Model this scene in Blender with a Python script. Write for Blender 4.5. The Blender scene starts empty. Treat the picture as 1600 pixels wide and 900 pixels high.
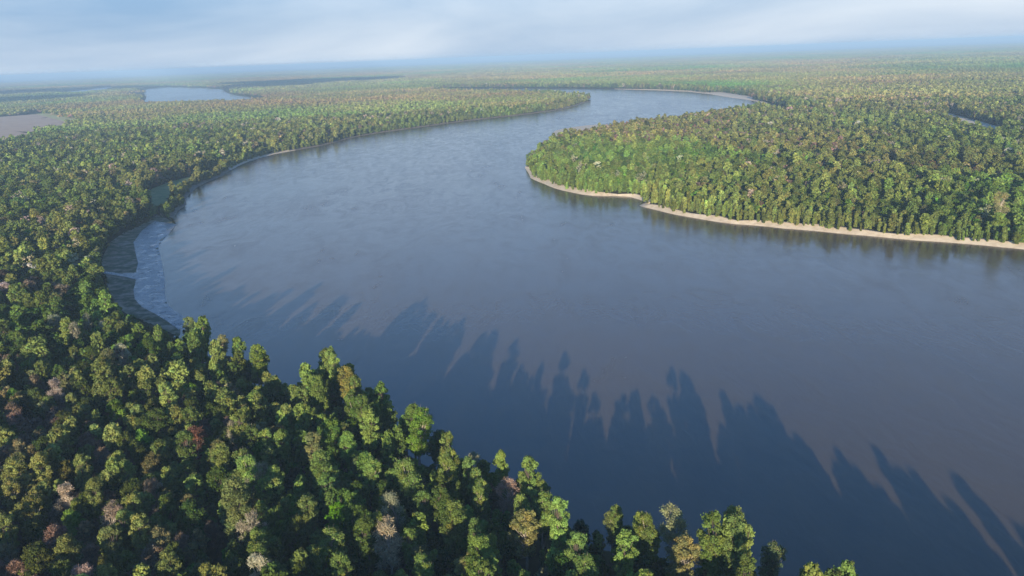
import bpy, bmesh, math, random
import numpy as np
from mathutils import Matrix, Vector

rng = np.random.default_rng(7)
random.seed(7)
scene = bpy.context.scene

# ------------------------------------------------------------------ camera
FPX, CAM_H = 1244.0, 180.0
ROLL = math.atan(62 / 1600)
PITCH = math.atan(362 * math.cos(ROLL) / FPX)
_c, _s = math.cos(PITCH), math.sin(PITCH)
FWD = np.array([0, _c, -_s]); R0 = np.array([1.0, 0, 0]); U0 = np.array([0, _s, _c])
RGT = math.cos(ROLL) * R0 - math.sin(ROLL) * U0
UPV = math.sin(ROLL) * R0 + math.cos(ROLL) * U0


def un(x, y, z=0.0):
    """photo pixel (1600x900) -> ground point at height z"""
    d = FWD * FPX + RGT * (x - 800) + UPV * (450 - y)
    return d[:2] * ((z - CAM_H) / d[2])


def proj(P):
    v = np.asarray(P, float) - np.array([0, 0, CAM_H])
    w = v @ FWD
    w = np.where(w > 1, w, np.nan)
    return 800 + FPX * (v @ RGT) / w, 450 - FPX * (v @ UPV) / w, w


cam_data = bpy.data.cameras.new("camera")
cam_data.sensor_width = 36.0
cam_data.lens = 36.0 * FPX / 1600
cam_data.clip_start = 1.0
cam_data.clip_end = 200000.0
cam = bpy.data.objects.new("camera", cam_data)
scene.collection.objects.link(cam)
M = Matrix.Identity(4)
for i in range(3):
    M[i][0], M[i][1], M[i][2] = RGT[i], UPV[i], -FWD[i]
M[2][3] = CAM_H
cam.matrix_world = M
scene.camera = cam

# ------------------------------------------------------------------ sky and sun
SUN_EL = math.radians(10.0)
AZ = np.array([0.141, 0.99])            # shadows fall this way; the sun stands behind the camera
SUN_ROT = math.radians(180 + 8.1)
world = bpy.data.worlds.new("World")
scene.world = world
world.use_nodes = True
wt = world.node_tree
wt.nodes.clear()
wo = wt.nodes.new("ShaderNodeOutputWorld")
bg = wt.nodes.new("ShaderNodeBackground")
sky = wt.nodes.new("ShaderNodeTexSky")
sky.sky_type = 'NISHITA'
sky.sun_disc = False
sky.sun_elevation = SUN_EL
sky.sun_rotation = SUN_ROT
sky.altitude = 100
sky.air_density = 1.0
sky.dust_density = 0.1
sky.ozone_density = 6.0
bg.inputs['Strength'].default_value = 0.15
# thin high cloud over the whole dome
tc = wt.nodes.new("ShaderNodeTexCoord")
mp = wt.nodes.new("ShaderNodeMapping")
mp.inputs['Scale'].default_value = (-1.6, 1.6, 7.0)
mp.inputs['Location'].default_value = (0.35, 0.0, 0.4)
nz = wt.nodes.new("ShaderNodeTexNoise")
nz.inputs['Scale'].default_value = 1.3
nz.inputs['Detail'].default_value = 6
nz.inputs['Roughness'].default_value = 0.5
nz.inputs['Distortion'].default_value = 0.4
rp = wt.nodes.new("ShaderNodeMapRange")
rp.inputs['From Min'].default_value = 0.32
rp.inputs['From Max'].default_value = 0.68
rp.inputs['To Min'].default_value = 0.0
rp.inputs['To Max'].default_value = 1.0
# pale moist air low in the sky, the clear blue of the Nishita sky higher up
sx = wt.nodes.new("ShaderNodeSeparateXYZ")
wt.links.new(tc.outputs['Generated'], sx.inputs[0])
lo = wt.nodes.new("ShaderNodeMapRange")
lo.interpolation_type = 'SMOOTHSTEP'
for k_, v_ in zip(('From Min', 'From Max', 'To Min', 'To Max'), (0.0, 0.52, 0.97, 0.0)):
    lo.inputs[k_].default_value = v_
wt.links.new(sx.outputs['Z'], lo.inputs['Value'])
air = wt.nodes.new("ShaderNodeMix"); air.data_type = 'RGBA'
air.inputs[6].default_value = (1.12, 1.66, 2.45, 1)
air.inputs[7].default_value = (2.75, 3.0, 3.35, 1)
wt.links.new(rp.outputs[0], air.inputs[0])
mxc = wt.nodes.new("ShaderNodeMix")
mxc.data_type = 'RGBA'
wt.links.new(lo.outputs[0], mxc.inputs[0])
wt.links.new(air.outputs[2], mxc.inputs[7])
wt.links.new(tc.outputs['Generated'], mp.inputs['Vector'])
wt.links.new(mp.outputs[0], nz.inputs['Vector'])
wt.links.new(nz.outputs['Fac'], rp.inputs['Value'])
wt.links.new(sky.outputs[0], mxc.inputs[6])
wt.links.new(mxc.outputs[2], bg.inputs['Color'])
wt.links.new(bg.outputs[0], wo.inputs['Surface'])

sun_data = bpy.data.lights.new("sun", 'SUN')
sun_data.energy = 5.0
sun_data.angle = math.radians(0.5)
sun_data.color = (1.0, 0.87, 0.65)
sun = bpy.data.objects.new("sun", sun_data)
scene.collection.objects.link(sun)
sdir = Vector((AZ[0] * math.cos(SUN_EL), AZ[1] * math.cos(SUN_EL), -math.sin(SUN_EL)))
sun.rotation_euler = sdir.to_track_quat('-Z', 'Y').to_euler()
sun.location = (0, -500, 600)

scene.view_settings.view_transform = 'Standard'
scene.view_settings.look = 'None'
scene.view_settings.exposure = 0.9
scene.view_settings.gamma = 1.0
cy = scene.cycles
cy.max_bounces = 5
cy.diffuse_bounces = 3
cy.glossy_bounces = 2
cy.transmission_bounces = 3
cy.volume_bounces = 0
cy.transparent_max_bounces = 8
cy.use_denoising = True
cy.caustics_reflective = False
cy.caustics_refractive = False

# ------------------------------------------------------------------ helpers
COL = scene.collection


def vnoise(x, y, scale, seed=0):
    """smooth value noise 0..1"""
    x = np.asarray(x) / scale; y = np.asarray(y) / scale
    xi = np.floor(x).astype(np.int64); yi = np.floor(y).astype(np.int64)
    fx = x - xi; fy = y - yi
    fx = fx * fx * (3 - 2 * fx); fy = fy * fy * (3 - 2 * fy)

    def h(a, b):
        n = (a * 374761393 + b * 668265263 + seed * 974711) & 0xffffffff
        n = ((n ^ (n >> 13)) * 1274126177) & 0xffffffff
        return ((n ^ (n >> 16)) & 0xffff) / 65535.0
    return (h(xi, yi) * (1 - fx) + h(xi + 1, yi) * fx) * (1 - fy) + (h(xi, yi + 1) * (1 - fx) + h(xi + 1, yi + 1) * fx) * fy


def mesh_np(name, V, Q, mats=(), face_attr=None, smooth=False, mat_idx=None, n=4):
    me = bpy.data.meshes.new(name)
    V = np.asarray(V, np.float32); Q = np.asarray(Q, np.int32)
    me.vertices.add(len(V)); me.vertices.foreach_set("co", V.ravel())
    me.loops.add(Q.size); me.loops.foreach_set("vertex_index", Q.ravel())
    me.polygons.add(len(Q))
    me.polygons.foreach_set("loop_start", np.arange(len(Q), dtype=np.int32) * n)
    me.polygons.foreach_set("loop_total", np.full(len(Q), n, np.int32))
    if mat_idx is not None:
        me.polygons.foreach_set("material_index", np.asarray(mat_idx, np.int32))
    if smooth:
        me.polygons.foreach_set("use_smooth", np.ones(len(Q), bool))
    for m in mats:
        me.materials.append(m)
    if face_attr:
        for k, (t, arr) in face_attr.items():
            a = me.attributes.new(k, t, 'FACE')
            a.data.foreach_set({'FLOAT': "value", 'FLOAT_COLOR': "color", 'FLOAT_VECTOR': "vector"}[t], np.asarray(arr, np.float32).ravel())
    me.update(calc_edges=True)
    return me


def link(name, me, kind=None, parent=None, label=None, cat=None, group=None):
    o = bpy.data.objects.new(name, me)
    COL.objects.link(o)
    if parent: o.parent = parent
    if kind: o["kind"] = kind
    if label: o["label"] = label
    if cat: o["category"] = cat
    if group: o["group"] = group
    return o


class NT:
    """tiny node helper"""
    def __init__(s, name):
        s.m = bpy.data.materials.new(name); s.m.use_nodes = True
        s.t = s.m.node_tree; s.t.nodes.clear()
        s.out = s.n("ShaderNodeOutputMaterial")

    def n(s, typ, **kw):
        nd = s.t.nodes.new(typ)
        for k, v in kw.items():
            if k.startswith('i_'):
                nd.inputs[k[2:].replace('_', ' ')].default_value = v
            else:
                setattr(nd, k, v)
        return nd

    def l(s, a, b): s.t.links.new(a, b)

    def noise(s, scale, detail=4, rough=0.55, vec=None, dist=0.0):
        nd = s.n("ShaderNodeTexNoise", i_Scale=scale, i_Detail=detail, i_Roughness=rough, i_Distortion=dist)
        if vec is not None: s.l(vec, nd.inputs['Vector'])
        return nd.outputs['Fac']

    def ramp(s, fac, stops):
        r = s.n("ShaderNodeValToRGB")
        e = r.color_ramp.elements
        while len(e) < len(stops): e.new(0.5)
        for el, (p, c) in zip(e, stops):
            el.position = p; el.color = (*c, 1) if len(c) == 3 else c
        s.l(fac, r.inputs[0])
        return r.outputs[0]

    def rng(s, v, a, b, c, d):
        r = s.n("ShaderNodeMapRange")
        for k, x in zip(('From Min', 'From Max', 'To Min', 'To Max'), (a, b, c, d)): r.inputs[k].default_value = x
        s.l(v, r.inputs['Value']); return r.outputs[0]

    def mix(s, fac, a, b, blend='MIX'):
        m = s.n("ShaderNodeMix", data_type='RGBA', blend_type=blend)
        for sock, v in ((0, fac), (6, a), (7, b)):
            if isinstance(v, (int, float)): m.inputs[sock].default_value = v
            elif isinstance(v, tuple): m.inputs[sock].default_value = (*v, 1)
            else: s.l(v, m.inputs[sock])
        return m.outputs[2]


# ------------------------------------------------------------------ materials
def mat_leaf(name, transl=0.28):
    t = NT(name)
    a = t.n("ShaderNodeAttribute", attribute_type='INSTANCER', attribute_name='tint')
    v = t.n("ShaderNodeAttribute", attribute_type='GEOMETRY', attribute_name='vary')
    c1 = t.mix(1.0, a.outputs['Color'], v.outputs['Color'], 'MULTIPLY')
    d = t.n("ShaderNodeBsdfDiffuse"); tr = t.n("ShaderNodeBsdfTranslucent")
    mx = t.n("ShaderNodeMixShader"); mx.inputs[0].default_value = transl
    t.l(c1, d.inputs[0]); t.l(t.mix(1.0, c1, (1.15, 1.1, 0.7), 'MULTIPLY'), tr.inputs[0])
    t.l(d.outputs[0], mx.inputs[1]); t.l(tr.outputs[0], mx.inputs[2])
    t.l(mx.outputs[0], t.out.inputs[0])
    return t.m


def mat_patch(name):
    t = NT(name)
    v = t.n("ShaderNodeAttribute", attribute_type='GEOMETRY', attribute_name='vary')
    a = t.n("ShaderNodeAttribute", attribute_type='INSTANCER', attribute_name='tint')
    d = t.n("ShaderNodeBsdfDiffuse")
    t.l(t.mix(1.0, a.outputs['Color'], v.outputs['Color'], 'MULTIPLY'), d.inputs[0])
    t.l(d.outputs[0], t.out.inputs[0])
    return t.m


def mat_bark(name, col):
    t = NT(name)
    tcn = t.n("ShaderNodeTexCoord")
    mpn = t.n("ShaderNodeMapping"); mpn.inputs['Scale'].default_value = (3, 3, 0.7)
    t.l(tcn.outputs['Object'], mpn.inputs[0])
    f = t.noise(1.5, 5, 0.6, mpn.outputs[0])
    p = t.n("ShaderNodeBsdfPrincipled", i_Roughness=0.9)
    t.l(t.ramp(f, [(0.3, tuple(x * 0.6 for x in col)), (0.7, tuple(min(1, x * 1.25) for x in col))]), p.inputs['Base Color'])
    t.l(p.outputs[0], t.out.inputs[0])
    return t.m


M_LEAF = mat_leaf("leaf")
M_PATCH = mat_patch("far_canopy")
M_BARK = mat_bark("bark_grey_brown", (0.13, 0.10, 0.075))
M_PALE = mat_bark("bark_pale", (0.42, 0.36, 0.28))


def mat_ground():
    t = NT("forest_floor")
    g = t.n("ShaderNodeNewGeometry")
    near = t.noise(0.12, 6, 0.65, g.outputs['Position'])
    c1 = t.ramp(near, [(0.3, (0.028, 0.026, 0.014)), (0.5, (0.05, 0.048, 0.022)), (0.7, (0.085, 0.07, 0.04))])
    far1 = t.noise(0.0011, 8, 0.62, g.outputs['Position'])
    c2 = t.ramp(far1, [(0.32, (0.045, 0.055, 0.022)), (0.48, (0.075, 0.085, 0.032)), (0.62, (0.10, 0.085, 0.05)), (0.75, (0.07, 0.085, 0.03))])
    ln = t.n("ShaderNodeVectorMath", operation='LENGTH'); t.l(g.outputs['Position'], ln.inputs[0])
    f = t.rng(ln.outputs['Value'], 9000, 16000, 0, 1)
    p = t.n("ShaderNodeBsdfDiffuse")
    t.l(t.mix(f, c1, c2), p.inputs[0])
    t.l(p.outputs[0], t.out.inputs[0])
    return t.m


def mat_bank(name, stops, sc=0.25, rough=0.9, bump=0.4, bs=1.0):
    t = NT(name)
    g = t.n("ShaderNodeNewGeometry")
    f = t.noise(sc, 7, 0.65, g.outputs['Position'])
    p = t.n("ShaderNodeBsdfPrincipled", i_Roughness=rough)
    t.l(t.ramp(f, stops), p.inputs['Base Color'])
    b = t.n("ShaderNodeBump", i_Strength=bump, i_Distance=0.5)
    t.l(t.noise(bs, 5, 0.6, g.outputs['Position']), b.inputs['Height'])
    t.l(b.outputs[0], p.inputs['Normal'])
    t.l(p.outputs[0], t.out.inputs[0])
    return t.m


M_GROUND = mat_ground()
M_SAND = mat_bank("sand", [(0.25, (0.42, 0.32, 0.22)), (0.5, (0.62, 0.51, 0.37)), (0.75, (0.72, 0.61, 0.46))], 0.15)
M_MUD = mat_bank("mud_bank", [(0.3, (0.09, 0.07, 0.05)), (0.5, (0.17, 0.135, 0.095)), (0.72, (0.27, 0.22, 0.16))], 0.2)
M_GRASS = mat_bank("meadow_grass", [(0.3, (0.10, 0.14, 0.035)), (0.5, (0.17, 0.21, 0.055)), (0.7, (0.25, 0.25, 0.10))], 0.12)
M_SLOPE = mat_bank("bank_slope", [(0.3, (0.045, 0.06, 0.02)), (0.45, (0.075, 0.085, 0.032)), (0.55, (0.20, 0.165, 0.11)), (0.7, (0.36, 0.30, 0.22))], 0.11, bump=0.8)
M_FIELD = mat_bank("bare_field", [(0.3, (0.36, 0.24, 0.16)), (0.55, (0.48, 0.33, 0.22)), (0.8, (0.42, 0.36, 0.2))], 0.02)
M_CROP = mat_bank("green_crop", [(0.3, (0.36, 0.36, 0.12)), (0.7, (0.48, 0.45, 0.18))], 0.03)
M_TRACK = mat_bank("clay_track", [(0.3, (0.55, 0.44, 0.30)), (0.7, (0.72, 0.6, 0.44))], 0.1)


def mat_water(name):
    t = NT(name)
    g = t.n("ShaderNodeNewGeometry")
    mpn = t.n("ShaderNodeMapping"); mpn.inputs['Scale'].default_value = (1.0, 0.42, 1.0)
    mpn.inputs['Rotation'].default_value = (0, 0, math.radians(24))
    t.l(g.outputs['Position'], mpn.inputs[0])
    big = t.noise(0.006, 6, 0.6, mpn.outputs[0], 1.2)
    mid = t.noise(0.05, 5, 0.6, mpn.outputs[0], 1.5)
    fine = t.noise(0.22, 4, 0.6, mpn.outputs[0], 0.6)
    p = t.n("ShaderNodeBsdfPrincipled")
    p.inputs['IOR'].default_value = 1.42
    t.l(t.ramp(big, [(0.3, (0.086, 0.064, 0.040)), (0.7, (0.112, 0.080, 0.048))]), p.inputs['Base Color'])
    rsum = t.n("ShaderNodeMath", operation='ADD')
    t.l(t.rng(big, 0.3, 0.7, 0.15, 0.23), rsum.inputs[0])
    t.l(t.rng(mid, 0.35, 0.68, -0.05, 0.07), rsum.inputs[1])
    t.l(rsum.outputs[0], p.inputs['Roughness'])
    add = t.n("ShaderNodeMath", operation='MULTIPLY_ADD'); add.inputs[1].default_value = 0.5
    t.l(fine, add.inputs[0]); t.l(mid, add.inputs[2])
    b = t.n("ShaderNodeBump", i_Strength=0.30, i_Distance=0.6)
    t.l(add.outputs[0], b.inputs['Height']); t.l(b.outputs[0], p.inputs['Normal'])
    t.l(p.outputs[0], t.out.inputs[0])
    return t.m


M_WATER = mat_water("river_water")


def mat_mat():
    t = NT("concrete_mattress")
    tcn = t.n("ShaderNodeNewGeometry")
    mpn = t.n("ShaderNodeMapping"); mpn.inputs['Rotation'].default_value = (0, 0, math.radians(-22))
    t.l(tcn.outputs['Position'], mpn.inputs[0])
    br = t.n("ShaderNodeTexBrick", i_Scale=0.42)
    br.inputs['Color1'].default_value = (0.24, 0.25, 0.26, 1); br.inputs['Color2'].default_value = (0.31, 0.31, 0.32, 1)
    br.inputs['Mortar'].default_value = (0.10, 0.10, 0.10, 1); br.inputs['Mortar Size'].default_value = 0.03
    t.l(mpn.outputs[0], br.inputs[0])
    f = t.noise(0.12, 6, 0.7, tcn.outputs['Position'], 1.0)
    lines = t.noise(0.055, 4, 0.55, tcn.outputs['Position'], 2.2)
    ld = t.ramp(lines, [(0.47, (1, 1, 1)), (0.49, (0.3, 0.28, 0.25)), (0.51, (0.3, 0.28, 0.25)), (0.53, (1, 1, 1))])
    c = t.mix(0.75, br.outputs[0], t.ramp(f, [(0.3, (0.4, 0.4, 0.4)), (0.62, (1.5, 1.42, 1.32))]), 'MULTIPLY')
    c = t.mix(1.0, c, ld, 'MULTIPLY')
    p = t.n("ShaderNodeBsdfPrincipled")
    t.l(c, p.inputs['Base Color'])
    t.l(t.rng(f, 0.35, 0.65, 0.15, 0.6), p.inputs['Roughness'])
    b = t.n("ShaderNodeBump", i_Strength=0.4, i_Distance=0.3); t.l(f, b.inputs['Height']); t.l(b.outputs[0], p.inputs['Normal'])
    t.l(p.outputs[0], t.out.inputs[0])
    return t.m


M_MAT = mat_mat()

# ------------------------------------------------------------------ outlines
near_bank = [(170, 95), (160, 118), (142, 152), (118, 188), (97, 214), (76, 238), (53, 254), (24, 264), (10, 280), (-6, 295), (-20, 312),
             (-44, 332), (-62, 352), (-76, 376), (-86, 394), (-108, 412), (-124, 424), (-140, 428), (-163, 446), (-186, 470), (-212, 494), (-236, 525)]
mat_outer = [(288, 500), (284, 493), (263, 479), (258, 462), (257.5, 436), (253, 410), (248, 384), (266, 363), (275, 351)]
left_bank = [(268, 342), (272, 334), (290, 320), (289, 313), (311, 291), (346, 274), (389, 252), (428, 241), (478, 232), (500, 228), (560, 213), (640, 201),
             (720, 190), (800, 181), (850, 175), (885, 169), (905, 163), (922, 158)]
penin_back = [(925, 152, 10), (905, 147, 17), (860, 143.5, 18), (800, 142, 18), (740, 141, 18), (690, 141, 10)]
far_shore = [(690, 138.2), (760, 138), (800, 138), (880, 138), (960, 139), (1030, 141), (1075, 143), (1110, 147), (1140, 152), (1170, 156), (1200, 162), (1230, 169)]
right_back = [(1225, 171, 18), (1190, 163, 22), (1130, 170, 22), (1080, 177, 22), (1030, 183, 22), (990, 187.5, 22), (950, 193, 22), (925, 198.5, 22), (895, 204.5, 22), (867, 212, 20),
              (848, 222, 18), (832, 236, 16), (824, 248, 9)]
right_bank = [(823, 262), (831, 278), (858, 291), (893, 301), (930, 306), (965, 306), (985, 307.5), (1000, 311), (1012, 316), (1008, 319.5), (998, 321.5), (1010, 325), (1040, 332.5), (1090, 342),
              (1130, 348), (1200, 354), (1300, 363), (1400, 373), (1500, 381), (1600, 389.5), (1750, 403), (1900, 418)]


def W(L): return [tuple(un(p[0], p[1], p[2] if len(p) > 2 else 0)) for p in L]


def smooth_line(P, step):
    """Catmull-Rom through the points, resampled so far pieces stay coarse"""
    P = np.array(P, float); out = []
    for i in range(len(P) - 1):
        p0, p1, p2, p3 = P[max(i - 1, 0)], P[i], P[i + 1], P[min(i + 2, len(P) - 1)]
        L = np.linalg.norm(p2 - p1)
        st = step * max(1.0, np.linalg.norm(p1) / 900)
        n = max(1, int(L / st))
        # centripetal-ish tangents limited by the segment length
        m1 = (p2 - p0) / 2; m2 = (p3 - p1) / 2
        for m in (m1, m2):
            l = np.linalg.norm(m)
            if l > L: m *= L / l
        for k in range(n):
            t = k / n
            out.append((2 * t**3 - 3 * t**2 + 1) * p1 + (t**3 - 2 * t**2 + t) * m1 + (-2 * t**3 + 3 * t**2) * p2 + (t**3 - t**2) * m2)
    out.append(P[-1])
    return np.array(out)


def wobble(L, amp):
    L = L.copy()
    d = np.gradient(L, axis=0); d /= np.linalg.norm(d, axis=1)[:, None] + 1e-9
    n = np.stack([-d[:, 1], d[:, 0]], 1)
    s = np.cumsum(np.r_[0, np.linalg.norm(np.diff(L, axis=0), axis=1)])
    k = (vnoise(s, s * 0, 28, 3) - 0.5) * 2 * amp + (vnoise(s, s * 0 + 40, 9, 5) - 0.5) * amp
    return L + n * k[:, None]


step = 14
S_near = wobble(smooth_line(near_bank, step), 4.0)
S_mat = smooth_line(W(mat_outer), step)
S_left = wobble(smooth_line(W(left_bank), step), 2.5)
S_pen = smooth_line(W(penin_back), 40)
S_far = smooth_line(W(far_shore), 40)
S_rback = smooth_line(W(right_back), 25)
S_right = wobble(smooth_line(W(right_bank), step), 2.2)
RIVER = np.vstack([[(420, -300), (300, -250), (215, -60), (188, 30)], S_near, S_mat, S_left, S_pen, S_far, S_rback, S_right,
                   [(900, 500), (1300, 300), (1500, -100), (1300, -400), (800, -600)]])
LAKE = smooth_line(W([(226, 146, 0), (232, 139), (260, 136.5), (300, 137.5), (343, 139.5), (352, 144), (368, 149), (412, 153.5, 8), (380, 155, 20), (345, 156, 20), (280, 158.5, 20), (224, 158, 20), (228, 152, 10), (226, 146)]), 30)
POND = smooth_line(W([(108, 143), (140, 139.5), (172, 136.2), (180, 137.5, 18), (150, 141.5, 18), (112, 145.5, 18), (108, 143)]), 60)
LAKE2 = smooth_line(W([(560, 127), (640, 125), (700, 126), (640, 127.2), (560, 127)]), 60)


def seg_dist(P, poly, closed=True):
    P = np.asarray(P, np.float64); A = np.asarray(poly); B = np.roll(A, -1, 0)
    if not closed: A, B = A[:-1], B[:-1]
    best = np.full(len(P), 1e18)
    for a, b in zip(A, B):
        ab = b - a; L2 = ab @ ab + 1e-9
        t = np.clip(((P - a) @ ab) / L2, 0, 1)
        q = P - a - t[:, None] * ab
        np.minimum(best, (q * q).sum(1), out=best)
    return np.sqrt(best)


def inside(P, poly):
    x, y = np.asarray(P).T; A = np.asarray(poly); B = np.roll(A, -1, 0)
    c = np.zeros(len(x), bool)
    for (x1, y1), (x2, y2) in zip(A, B):
        if y1 == y2: continue
        m = ((y1 > y) != (y2 > y)) & (x < (x2 - x1) * (y - y1) / (y2 - y1) + x1)
        c ^= m
    return c


def sdist(P, poly, pad=80):
    """distance inland (positive) or into the water (negative); far points get +pad"""
    P = np.asarray(P); out = np.full(len(P), float(pad))
    ins = inside(P, poly)
    out[ins] = -pad
    # signed distance only near the outline
    A = np.asarray(poly); cell = {}
    CS = 400.0
    B = np.roll(A, -1, 0)
    for i, (a, b) in enumerate(zip(A, B)):
        lo = np.floor((np.minimum(a, b) - pad) / CS).astype(int); hi = np.floor((np.maximum(a, b) + pad) / CS).astype(int)
        for u in range(lo[0], hi[0] + 1):
            for v in range(lo[1], hi[1] + 1):
                cell.setdefault((u, v), []).append(i)
    key = np.floor(P / CS).astype(int)
    kk = key[:, 0] * 100003 + key[:, 1]
    order = np.argsort(kk, kind='stable'); ks = kk[order]
    bounds = np.r_[0, np.flatnonzero(np.diff(ks)) + 1, len(ks)]
    for s, e in zip(bounds[:-1], bounds[1:]):
        idx = order[s:e]; c = cell.get(tuple(key[idx[0]]))
        if not c: continue
        Q = P[idx]; best = np.full(len(idx), 1e18)
        for i in c:
            a = A[i]; ab = B[i] - a
            t = np.clip(((Q - a) @ ab) / (ab @ ab + 1e-9), 0, 1)
            q = Q - a - t[:, None] * ab
            np.minimum(best, (q * q).sum(1), out=best)
        d = np.minimum(np.sqrt(best), pad)
        out[idx] = np.where(ins[idx], -d, d)
    return out


# areas on land
mat_inner = [(242, 347), (222, 363), (209, 381), (212, 397), (216, 413), (213.5, 424), (213, 440), (209, 456), (211, 470), (222, 482), (242, 492), (262, 504), (280, 516), (292, 519)]
tree_edge = [(252, 336), (230, 348), (196, 366), (172, 384), (162, 405), (156, 430), (160, 452), (172, 474), (192, 492), (222, 506), (256, 518), (285, 528)]
BANK = np.vstack([S_mat, W(tree_edge)])             # S_mat runs away from the camera, tree_edge back
MAT = np.vstack([W(mat_outer), W(mat_inner)])
_i0, _i1 = [int(np.argmin(np.hypot(*(S_left - un(*p)).T))) for p in ((274, 331), (372, 260))]
_seg = S_left[_i0:_i1]; _d = np.gradient(_seg, axis=0); _d /= np.linalg.norm(_d, axis=1)[:, None]
_nl = np.stack([-_d[:, 1], _d[:, 0]], 1); _tp = np.sin(np.linspace(0.12, 1, len(_seg)) * math.pi)[:, None]
MEADOW = np.vstack([_seg + _nl * (15 + 3 * _tp), (_seg + _nl * (17 + 48 * _tp))[::-1]])
FIELD1 = np.array(W([(-140, 190), (0, 184), (62, 179), (124, 187, 18), (66, 196, 25), (0, 194.5, 25), (-140, 198, 25)]))
CROP = np.array(W([(56, 179.2), (72, 178), (126, 185.5), (122, 190, 16), (92, 186, 8)]))
FIELD2 = np.array(W([(-140, 206), (0, 203.5), (60, 203, 18), (25, 214, 25), (0, 216, 25), (-140, 227, 25)]))
TRACK = np.array(W([(1478, 177), (1500, 184), (1530, 192), (1570, 203), (1566, 206, 21), (1526, 196, 21), (1496, 187.5, 21), (1476, 180, 21)]))
TRACK2 = np.array(W([(1255, 119), (1330, 131), (1400, 142), (1500, 163), (1500, 165), (1398, 144.2), (1328, 132.5), (1254, 120)]))
CLEAR = np.array([(-148, 424), (-128, 418), (-112, 408), (-106, 396), (-120, 386), (-138, 396), (-150, 408)])


def ground_z(P, dr=None, dl=None):
    P = np.asarray(P, float)
    if dr is None: dr = sdist(P, RIVER)
    z = np.where(dr < 0, np.maximum(dr * 0.35, -4), np.minimum(dr * 0.16, 3.2))
    inb = inside(P, BANK)
    z = np.where(inb & (dr > 0), 0.05 + np.minimum(dr, 60) * 0.05, z)
    for L in (LAKE, POND):
        dl = sdist(P, L)
        z = np.minimum(z, np.where(dl < 0, np.maximum(dl * 0.35, -4), dl * 0.16))
    z = z + np.where(dr > 10, 0.5 * (vnoise(P[:, 0], P[:, 1], 35, 2) - 0.5) * np.clip((dr - 10) / 20, 0, 1), 0)
    return z


# ------------------------------------------------------------------ ground and water (polar sheet, fine where the camera looks)
ang = np.radians(np.r_[np.arange(-44, 44, 0.14), np.arange(44, 316, 4.0)])
rad = np.r_[0.01, 40, 80, 110 * np.exp(np.arange(0, math.log(5200 / 110), 0.0085)), 5200 * np.exp(np.arange(0.02, math.log(60000 / 5200) + 0.04, 0.04))]
na, nr = len(ang), len(rad)
G = np.stack([np.sin(ang)[None, :] * rad[:, None], np.cos(ang)[None, :] * rad[:, None]], -1).reshape(-1, 2)
GD = sdist(G, RIVER)
GZ = ground_z(G, GD)
ii, jj = np.meshgrid(np.arange(nr - 1), np.arange(na), indexing='ij')
Q = np.stack([ii * na + jj, ii * na + (jj + 1) % na, (ii + 1) * na + (jj + 1) % na, (ii + 1) * na + jj], -1).reshape(-1, 4)[:, ::-1]
link("ground", mesh_np("ground", np.c_[G, GZ], Q, [M_GROUND], smooth=True), "structure", label="dark forest floor of the flat flood plain reaching the horizon")


def water_sheet(name, poly, label, dd=None, z=0.0):
    dd = sdist(G, poly) if dd is None else dd
    keep = (dd[Q] < 14).any(1)
    q = Q[keep]; u, inv = np.unique(q, return_inverse=True)
    return link(name, mesh_np(name, np.c_[G[u], np.full(len(u), z)], inv.reshape(q.shape), [M_WATER], smooth=True), "structure", label=label)


water_sheet("river", RIVER, "wide muddy river bending in an S through the forest", GD)
water_sheet("oxbow_lake", LAKE, "pale curved lake in the distant forest")
water_sheet("backwater", POND, "thin strip of water far off at the left")


def sheet(name, poly, mat, label, z, res, kind="structure", follow=True):
    """flat piece of ground cover: a grid clipped to an outline, lying just above the ground"""
    poly = np.asarray(poly)
    bm = bmesh.new()
    f = bm.faces.new([bm.verts.new((p[0], p[1], 0)) for p in poly])
    bm.normal_update()
    if f.normal.z < 0: f.normal_flip()
    bmesh.ops.triangulate(bm, faces=[f])
    lo, hi = poly.min(0), poly.max(0)
    for ax in (0, 1):
        for c in np.arange(lo[ax] + res, hi[ax], res):
            co = [0, 0, 0]; no = [0, 0, 0]; co[ax] = c; no[ax] = 1
            bmesh.ops.bisect_plane(bm, geom=bm.verts[:] + bm.edges[:] + bm.faces[:], plane_co=co, plane_no=no)
    P = np.array([(v.co.x, v.co.y) for v in bm.verts])
    gz = ground_z(P) if follow else np.zeros(len(P))
    for v, g in zip(bm.verts, gz): v.co.z = max(g, -0.3) + z
    me = bpy.data.meshes.new(name); bm.to_mesh(me); bm.free(); me.materials.append(mat)
    for p in me.polygons: p.use_smooth = True
    return link(name, me, kind, label=label)


sheet("bank_slope", BANK, M_SLOPE, "bare and grassy graded bank behind the concrete revetment", 0.12, 9)
sheet("revetment", MAT, M_MAT, "blue grey concrete mattress laid on the left river bank", 0.26, 7)
sheet("access_track", W([(160, 428), (190, 431), (216, 428), (216, 440), (196, 436), (164, 432)]), M_MAT, "pale boat ramp running from the trees down to the revetment", 0.34, 8)
sheet("meadow", MEADOW, M_GRASS, "narrow green meadow between tall forest and bank willows", 0.15, 15)
sheet("field", FIELD1, M_FIELD, "bare brown field in the forest at the left edge", 0.3, 120)
sheet("crop_strip", CROP, M_CROP, "yellow green strip at the end of the bare field", 0.6, 120)
sheet("field", FIELD2, M_FIELD, "smaller brown field in front at the left edge", 0.3, 120)
sheet("track", TRACK, M_TRACK, "pale clay track cut through the forest at upper right", 0.3, 40)
sheet("clearing", CLEAR, M_SLOPE, "shaded grassy gap in the trees by the near bank", 0.15, 8)


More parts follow.
